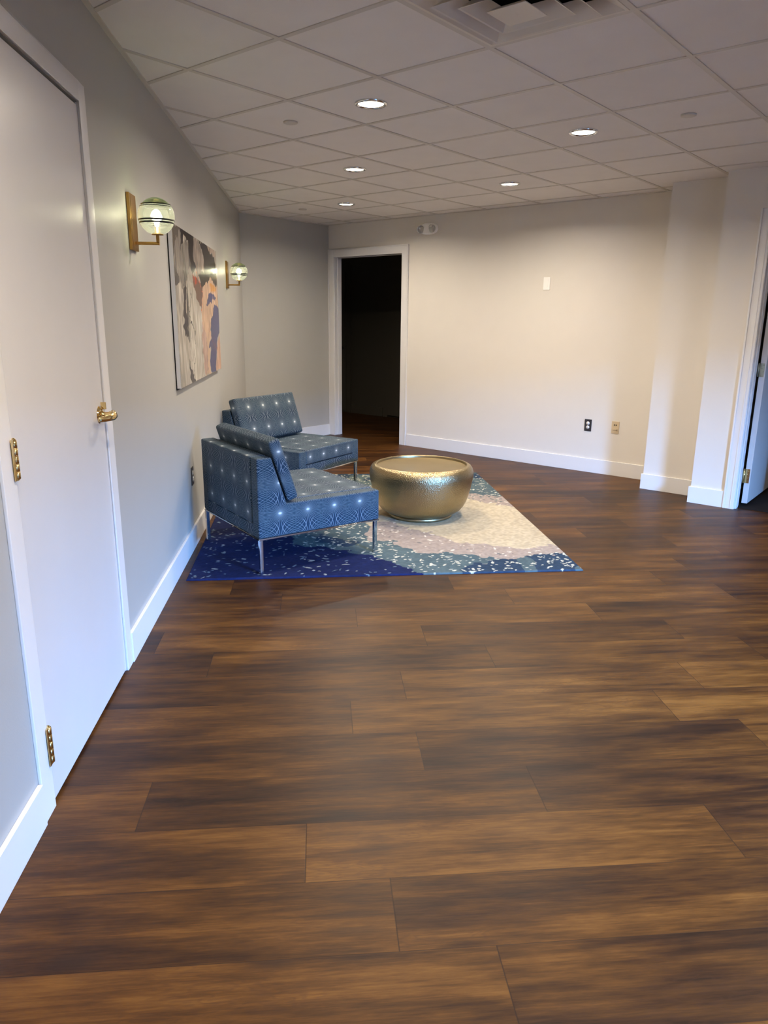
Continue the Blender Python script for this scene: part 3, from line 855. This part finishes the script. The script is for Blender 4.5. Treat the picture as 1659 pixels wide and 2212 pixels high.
art = empty('abstract_painting', ML @ Vector(((AS0 + AS1) / 2, 0, AZ0)))
tag(art, 'large abstract painting in grey, black, peach and navy on the grey wall', 'painting')
def adopt(o, root):
    bpy.context.view_layer.update()
    o.parent = root; o.matrix_parent_inverse = root.matrix_world.inverted()
adopt(build_art(), art)
o = MB().box((AS0, 0.007, AZ0), (AS1, AO - 0.0006, AZ1), 0, ML).build('panel_edge', M['trim']); adopt(o, art)
o = MB().box((AS0 + 0.004, 0.0, AZ0 - 0.010), (AS1 - 0.03, 0.0068, AZ1 - 0.02), 0, ML).build('rear_mount_and_shade', M['black']); adopt(o, art)  # black mount, its colour also standing for the shadow gap at the wall

# ------------------------------------------------------------------ plates and small wall things
def outlet(name, MW, label, face, sock):
    """MW maps local (x across, y out of wall, z up) with plate centre at the origin"""
    root = MB().box((-0.036, 0.0, -0.0575), (0.036, 0.0055, 0.0575), 0, MW).build(name, M[face], bevel=0.0015)
    tag(root, label, 'power outlet')
    for dz in (0.0195, -0.0195):
        s = MB()
        s.lathe([(0.0, 0.0), (0.0165, 0.0), (0.0165, 0.0025), (0.0, 0.0025)], 28, MW @ Matrix.Translation((0, 0.0055, dz)) @ Matrix.Rotation(-math.pi / 2, 4, 'X'))
        so = s.build('socket', M[sock], root)
        q = MB(); q.box((-0.007, 0.008, dz + 0.000), (-0.0045, 0.0086, dz + 0.009), 0, MW); q.box((0.0045, 0.008, dz + 0.000), (0.007, 0.0086, dz + 0.008), 0, MW)
        q.lathe([(0.0, 0.0), (0.0028, 0.0), (0.0028, 0.0006), (0.0, 0.0006)], 12, MW @ Matrix.Translation((0, 0.008, dz - 0.007)) @ Matrix.Rotation(-math.pi / 2, 4, 'X'))
        q.build('slot', M['black'], so)
    return root
MRW = Matrix(((1, 0, 0, 0), (0, -1, 0, 0), (0, 0, 1, 0), (0, 0, 0, 1)))
outlet('power_outlet', Matrix.Translation((0.045, RY, 0.459)) @ MRW, 'dark grey plate power outlet with white sockets, low on the white wall', 'plastic_dark', 'plastic_white')
outlet('power_outlet', Matrix.Translation(ML @ Vector((0.915, 0, 0.452))) @ ML.to_3x3().to_4x4(), 'dark plate power outlet on the grey wall behind the near chair', 'plastic_dark', 'plastic_white')
MW = Matrix.Translation((0.322, RY, 0.463)) @ MRW
jp = MB().box((-0.037, 0.0, -0.0585), (0.037, 0.006, 0.0585), 0, MW).build('phone_jack_plate', M['plastic_beige'], bevel=0.002)
tag(jp, 'beige phone and data jack plate right of the dark outlet', 'wall plate')
q = MB()
for dx in (-0.009, 0.009): q.lathe([(0.0, 0.0), (0.0055, 0.0), (0.0055, 0.002), (0.0, 0.002)], 14, MW @ Matrix.Translation((dx, 0.006, 0.024)) @ Matrix.Rotation(-math.pi / 2, 4, 'X'))
q.build('jack', M['black'], jp)
MB().box((-0.021, 0.006, -0.024), (0.021, 0.014, -0.010), 0, MW).build('shutter', M['plastic_beige'], jp, bevel=0.002)
MB().box((-0.012, 0.006, -0.045), (0.012, 0.008, -0.032), 0, MW).build('data_port', M['plastic_beige'], jp, bevel=0.001)
MW = Matrix.Translation((-0.498, RY, 1.793)) @ MRW
bp = MB().box((-0.036, 0.0, -0.060), (0.036, 0.006, 0.060), 0, MW).build('blank_wall_plate', M['plastic_white'], bevel=0.002)
tag(bp, 'small blank white cover plate high on the white wall', 'wall plate')
MB().box((-0.017, 0.006, -0.034), (0.017, 0.008, 0.034), 0, MW).build('rocker', M['plastic_white'], bp, bevel=0.001)

# emergency light
MW = Matrix.Translation((-1.943, RY, 2.388)) @ MRW
em = empty('emergency_light', (-1.943, RY, 2.388)); tag(em, 'white twin-head emergency light on the wall above right of the dark doorway', 'emergency light')
b = MB()
n = 40; rings = [(1.0, 0.0), (1.0, 0.012), (0.97, 0.026), (0.88, 0.038), (0.70, 0.046), (0.0, 0.048)]
vv = []; ff = []
for (k, y) in rings:
    for i in range(n):
        a = 2 * math.pi * i / n
        ex_ = abs(math.cos(a)) ** 0.85 * (1 if math.cos(a) >= 0 else -1); ez_ = abs(math.sin(a)) ** 0.9 * (1 if math.sin(a) >= 0 else -1)
        vv.append(MW @ Vector((0.118 * k * ex_, y, 0.060 * k * ez_)))
for j in range(len(rings) - 1):
    for i in range(n):
        i2 = (i + 1) % n; ff.append((j * n + i, j * n + i2, (j + 1) * n + i2, (j + 1) * n + i))
b.add(vv, ff, 0, True)
o = b.build('housing', M['plastic_white']); adopt(o, em)
for sx, yawd in ((-0.086, -28), (0.078, 14)):
    MH = MW @ Matrix.Translation((sx, 0.032, -0.002)) @ Matrix.Rotation(math.radians(yawd), 4, 'Z') @ Matrix.Rotation(-math.pi / 2 - math.radians(8), 4, 'X')
    hd = MB(); hd.lathe([(0.0, -0.01), (0.026, -0.008), (0.037, 0.004), (0.042, 0.028), (0.042, 0.034), (0.038, 0.034), (0.030, 0.014), (0.0, 0.008)], 32, MH, cap=False)
    ho = hd.build('lamp_head', M['chrome']); adopt(ho, em)
    ln = MB(); ln.lathe([(0.0385, 0.033), (0.025, 0.037), (0.0, 0.039)], 32, MH, cap=False)
    lo = ln.build('lens', M['clear_plastic']); adopt(lo, ho)

# ------------------------------------------------------------------ rug
RW, RL = 2.315, 2.84
def build_rug():
    nx, ny = 420, 515
    th = math.radians(0.8)
    O = Vector((0.062, 0.185))
    u1 = Vector((math.cos(th), math.sin(th))); u2 = Vector((-math.sin(th), math.cos(th)))
    X, Y = np.meshgrid(np.linspace(0, RW, nx + 1), np.linspace(0, RL, ny + 1))
    def vn(fx, fy, seed):
        g = np.random.RandomState(seed).rand(int(fy * RL) + 3, int(fx * RW) + 3)
        x = X * fx; y = Y * fy; xi = x.astype(int); yi = y.astype(int); xf = x - xi; yf_ = y - yi
        xf = xf * xf * (3 - 2 * xf); yf_ = yf_ * yf_ * (3 - 2 * yf_)
        return (g[yi, xi] * (1 - xf) + g[yi, xi + 1] * xf) * (1 - yf_) + (g[yi + 1, xi] * (1 - xf) + g[yi + 1, xi + 1] * xf) * yf_
    def fbm(f, seed): return (vn(f, f, seed) * .5 + vn(f * 2.1, f * 2.1, seed + 1) * .27 + vn(f * 4.7, f * 4.7, seed + 2) * .15 + vn(f * 16, f * 16, seed + 3) * .08)
    # wobbling coordinates
    wx = X + (fbm(3.0, 11) - .5) * 0.34 + (vn(26, 26, 40) - .5) * .05; wy = Y + (fbm(3.0, 21) - .5) * 0.34 + (vn(26, 26, 41) - .5) * .05
    def poly(pts):
        ins = np.zeros(X.shape, bool); n = len(pts)
        for i in range(n):
            (x0, y0), (x1, y1) = pts[i], pts[(i + 1) % n]
            cnd = ((y0 > wy) != (y1 > wy))
            xi = (x1 - x0) * (wy - y0) / (y1 - y0 + 1e-9) + x0
            ins ^= cnd & (wx < xi)
        return ins
    C = np.zeros(X.shape + (3,))
    tone = fbm(5, 31)[..., None]
    teal = np.array([88, 102, 102.]); teal2 = np.array([68, 84, 90.])
    C[:] = teal * (1 - tone) + teal2 * tone
    cream = poly([(1.14, 0.92), (1.22, 0.58), (1.45, 0.37), (1.90, 0.33), (2.12, 0.32), (2.30, 0.48), (2.6, 0.55), (2.6, 1.50), (2.2, 1.62), (2.05, 1.95), (1.6, 2.35), (1.2, 2.25), (0.95, 2.0), (0.85, 1.5)])
    navy = poly([(-.3, -.3), (1.30, -.3), (1.31, 0.02), (1.20, 0.20), (0.98, 0.40), (0.80, 0.52), (0.62, 0.66), (0.40, 1.20), (0.2, 1.75), (-.3, 1.9)])
    pink = poly([(1.10, 0.98), (1.20, 0.54), (1.45, 0.33), (1.90, 0.29), (2.12, 0.28), (2.32, 0.42), (2.5, 0.65), (2.35, 0.62), (2.1, 0.50), (1.6, 0.60), (1.45, 0.90), (1.3, 1.2)])
    pink |= poly([(2.6, 1.40), (2.2, 1.50), (2.0, 1.85), (1.6, 2.25), (1.7, 2.45), (2.1, 2.05), (2.6, 1.72)])
    C[cream] = (np.array([186, 172, 144.]) * (1 - tone) + np.array([172, 157, 130.]) * tone)[cream]
    C[pink] = (np.array([158, 143, 130.]) * (1 - tone) + np.array([148, 135, 125.]) * tone)[pink]
    ins_navy = navy & ~pink
    C[ins_navy] = (np.array([24, 30, 62.]) * (1 - tone) + np.array([32, 40, 78.]) * tone)[ins_navy]
    dteal = (poly([(1.48, -.2), (2.6, -.2), (2.6, 0.42), (2.2, 0.34), (1.95, 0.36), (1.72, 0.20)]) & (vn(6, 6, 60) > .42)) | (poly([(0.70, 0.75), (0.95, 0.52), (1.10, 0.66), (0.9, 0.80)]))
    dteal |= poly([(0.6, 2.55), (2.6, 2.3), (2.6, 3.1), (0.3, 3.1)]) & (vn(7, 7, 61) > .45)
    dteal &= ~cream & ~pink
    C[dteal] = (np.array([52, 68, 84.]) * (1 - tone) + np.array([42, 56, 74.]) * tone)[dteal]
    # speckles: small flecks, dense in the teal bands
    rng = np.random.RandomState(8)
    dens = np.where(cream & ~pink, 0.0, np.where(pink, 0.35, np.where(ins_navy, 0.45, 0.8)))
    dens[(dteal)] = 1.0
    cellx, celly = RW / (nx), RL / (ny)
    for k in range(3400):
        cx_, cy_ = rng.rand() * RW, rng.rand() * RL
        i = min(nx, int(cx_ / cellx)); j = min(ny, int(cy_ / celly))
        if rng.rand() > dens[j, i]: continue
        a = rng.rand() * math.pi; l = 0.005 + rng.rand() ** 2 * 0.020; w = 0.0035 + rng.rand() * 0.006
        i0, i1 = max(0, i - 6), min(nx + 1, i + 7); j0, j1 = max(0, j - 6), min(ny + 1, j + 7)
        xx = X[j0:j1, i0:i1] - cx_; yy_ = Y[j0:j1, i0:i1] - cy_
        p = xx * math.cos(a) + yy_ * math.sin(a); q = -xx * math.sin(a) + yy_ * math.cos(a)
        msk = (p / l) ** 2 + (q / w) ** 2 < 1
        if ins_navy[j, i]: cl = (96, 112, 124) if rng.rand() < .65 else (140, 146, 144)
        elif pink[j, i]: cl = (206, 194, 176) if rng.rand() < .75 else (110, 106, 102)
        else: cl = (188, 186, 168)
        C[j0:j1, i0:i1][msk] = cl
    # dark dots along the far side of the cream field
    for k in range(420):
        cx_ = 1.2 + rng.rand() * 1.1; cy_ = 2.0 + (2.3 - cx_) * 0.30 + rng.randn() * 0.13 - 0.05
        if not (0 < cx_ < RW and 0 < cy_ < RL): continue
        i = int(cx_ / cellx); j = int(cy_ / celly)
        msk = (X[max(0, j - 3):j + 4, max(0, i - 3):i + 4] - cx_) ** 2 + (Y[max(0, j - 3):j + 4, max(0, i - 3):i + 4] - cy_) ** 2 < 0.010 ** 2
        C[max(0, j - 3):j + 4, max(0, i - 3):i + 4][msk] = (92, 100, 98)
    C *= (0.93 + 0.14 * vn(60, 60, 71))[..., None]
    C = np.clip(C, 0, 255) / 255.0
    Lc = np.where(C <= 0.04045, C / 12.92, ((C + 0.055) / 1.055) ** 2.4)
    hgt = 0.011 + (vn(70, 70, 81) - .5) * 0.0016
    hgt[0, :] = hgt[-1, :] = 0.006; hgt[:, 0] = hgt[:, -1] = 0.006
    vs = []
    for j in range(ny + 1):
        for i in range(nx + 1):
            q = O + u1 * float(X[j, i]) + u2 * float(Y[j, i]); vs.append(tuple(WL(q.x, q.y, float(hgt[j, i]))))
    fs = []
    for j in range(ny):
        for i in range(nx):
            a = j * (nx + 1) + i; fs.append((a, a + nx + 1, a + nx + 2, a + 1))
    # skirt down to the floor
    border = [i for i in range(nx + 1)] + [j * (nx + 1) + nx for j in range(1, ny + 1)] + [ny * (nx + 1) + i for i in range(nx - 1, -1, -1)] + [j * (nx + 1) for j in range(ny - 1, 0, -1)]
    nb = len(vs)
    for b_ in border: vs.append((vs[b_][0], vs[b_][1], 0.0005))
    for k in range(len(border)):
        k2 = (k + 1) % len(border); fs.append((border[k], border[k2], nb + k2, nb + k))
    LL = Lc.reshape(-1, 3); LL = np.concatenate([LL, LL[border]], 0)
    me = bpy.data.meshes.new('area_rug'); me.from_pydata(vs, [], fs); me.materials.append(M['rug'])
    for p in me.polygons: p.use_smooth = False
    ca = me.color_attributes.new('pile', 'FLOAT_COLOR', 'POINT')
    ca.data.foreach_set('color', np.concatenate([LL, np.ones((len(LL), 1))], 1).astype(np.float32).ravel())
    o = bpy.data.objects.new('area_rug', me); col.objects.link(o)
    tag(o, 'large rug with navy, teal and cream abstract pattern under the chairs and table', 'rug')
    return o
build_rug()

# ------------------------------------------------------------------ drum table
TC = (-0.13, 2.005)
tb = empty('drum_table', (TC[0], TC[1], 0.0135)); tag(tb, 'round hammered gold drum coffee table with sunken top', 'coffee table')
body = MB()
body.lathe([(0.228, 0.030), (0.250, 0.034), (0.275, 0.044), (0.300, 0.062), (0.322, 0.088), (0.340, 0.122), (0.355, 0.165), (0.368, 0.215), (0.379, 0.270), (0.3865, 0.315), (0.386, 0.342),
            (0.379, 0.366), (0.367, 0.383), (0.353, 0.391), (0.342, 0.393)], 128, cap=False)
body.build('body', M['gold_hammered'], tb)
rim = MB(); rim.lathe([(0.342, 0.393), (0.338, 0.3955), (0.334, 0.394), (0.332, 0.388), (0.332, 0.372)], 128, cap=False); rim.build('rim', M['gold_smooth'], tb)
top = MB(); top.lathe([(0.332, 0.376), (0.329, 0.374), (0.0, 0.374)], 128, cap=False); top.build('tabletop', M['gold_smooth'], tb)
bs = MB(); bs.lathe([(0.0, 0.0), (0.230, 0.0), (0.238, 0.003), (0.240, 0.012), (0.237, 0.024), (0.228, 0.030)], 96, cap=False); bs.build('base_ring', M['gold_smooth'], tb)

# ------------------------------------------------------------------ lounge chairs
def make_chair():
    root = empty('lounge_chair', (0, 0, 0))
    W, D, Z0, ZS, ZB = 0.835, 0.820, 0.226, 0.415, 0.690
    prof = [(0, Z0), (D, Z0), (D, ZS), (0.180, ZS), (0.090, ZB), (0, ZB)]
    SP = 0.085
    for y0, y1 in ((0, SP), (W - SP, W)):
        MB().prism(prof, 1, y0, y1).build('side_panel', M['fabric'], root, bevel=0.010, seg=3)
    g = 0.0012
    MB().box((0.004, SP + g, Z0), (D - 0.004, W - SP - g, 0.298)).build('seat_base', M['fabric'], root, bevel=0.005)
    MB().box((0.185, SP - 0.002, 0.302), (D + 0.003, W - SP + 0.002, ZS + 0.004)).build('seat_cushion', M['fabric'], root, bevel=0.014, seg=4)
    MB().prism([(-0.003, 0.302), (0.186, 0.302), (0.186, ZS), (0.095, ZB + 0.001), (-0.003, ZB + 0.001)], 1, SP + g, W - SP - g).build('backrest', M['fabric'], root, bevel=0.008, seg=3)
    # loose back cushion, leaning on the wedge
    cu = MB(); n1, n2 = 14, 20
    th0 = math.atan2(0.09, 0.275)
    ax = Vector((-math.sin(th0), 0, math.cos(th0))); nn = Vector((math.cos(th0), 0, math.sin(th0)))
    bo = Vector((0.186, 0, ZS + 0.004)); H, TH, CWd = 0.372, 0.075, 0.775
    vv = []; ff = []
    for side in (0, 1):
        for i in range(n1 + 1):
            for j in range(n2 + 1):
                a = i / n1; b = j / n2
                ea = 1 - abs(2 * a - 1) ** 6; eb = 1 - abs(2 * b - 1) ** 8
                puff = 0.018 * math.sin(math.pi * a) ** 0.5 * math.sin(math.pi * b) ** 0.4
                if side == 0: off = -0.000
                else: off = TH + puff
                if side == 0 : off += 0.004
                vv.append(bo + ax * (a * H) + nn * off + Vector((0, b * CWd, 0)))
    k1 = (n1 + 1) * (n2 + 1)
    for side in (0, 1):
        for i in range(n1):
            for j in range(n2):
                a = side * k1 + i * (n2 + 1) + j
                ff.append((a, a + 1, a + n2 + 2, a + n2 + 1))
    def strip(idx):
        for q in range(len(idx) - 1): ff.append((idx[q], idx[q + 1], idx[q + 1] + k1, idx[q] + k1))
    strip([j for j in range(n2 + 1)]); strip([n1 * (n2 + 1) + j for j in range(n2 + 1)])
    strip([i * (n2 + 1) for i in range(n1 + 1)]); strip([i * (n2 + 1) + n2 for i in range(n1 + 1)])
    cu.add(vv, ff)
    cu.build('back_cushion', M['fabric'], root, bevel=0.016, seg=4)
    # chrome frame and legs
    fr = MB(); b = 0.012
    fr.box((0.0, 0.0, Z0 - 0.009), (D, b, Z0)); fr.box((0.0, W - b, Z0 - 0.009), (D, W, Z0))
    fr.box((0.0, b, Z0 - 0.009), (b, W - b, Z0)); fr.box((D - b, b, Z0 - 0.009), (D, W - b, Z0))
    fr.build('chrome_frame', M['chrome'], root, bevel=0.001)
    lw = 0.022
    for x, y in ((0.002, 0.002), (0.002, W - lw - 0.002), (D - lw - 0.012, 0.002), (D - lw - 0.012, W - lw - 0.002)):
        MB().box((x, y, 0.012), (x + lw, y + lw, Z0 - 0.0095)).build('leg', M['chrome'], root, bevel=0.002)
    return root
ch = make_chair()
a1 = math.radians(74.6); ch.location = (0.003, 0.316, 0); ch.rotation_euler = (0, 0, a1)
tag(ch, 'blue star-patterned lounge chair nearest the camera, seen from its side', 'armchair', 'pair of blue patterned lounge chairs')
ch2 = copy_tree(ch)
a2 = math.radians(8.2); f2 = Vector((math.cos(a2), math.sin(a2))); l2 = Vector((-f2.y, f2.x))
Oc = Vector((-1.201, 2.494)) - l2 * 0.835 - f2 * 0.820
ch2.location = (Oc.x, Oc.y, 0); ch2.rotation_euler = (0, 0, a2)
tag(ch2, 'blue star-patterned lounge chair behind the near one, seen from the front', 'armchair', 'pair of blue patterned lounge chairs')
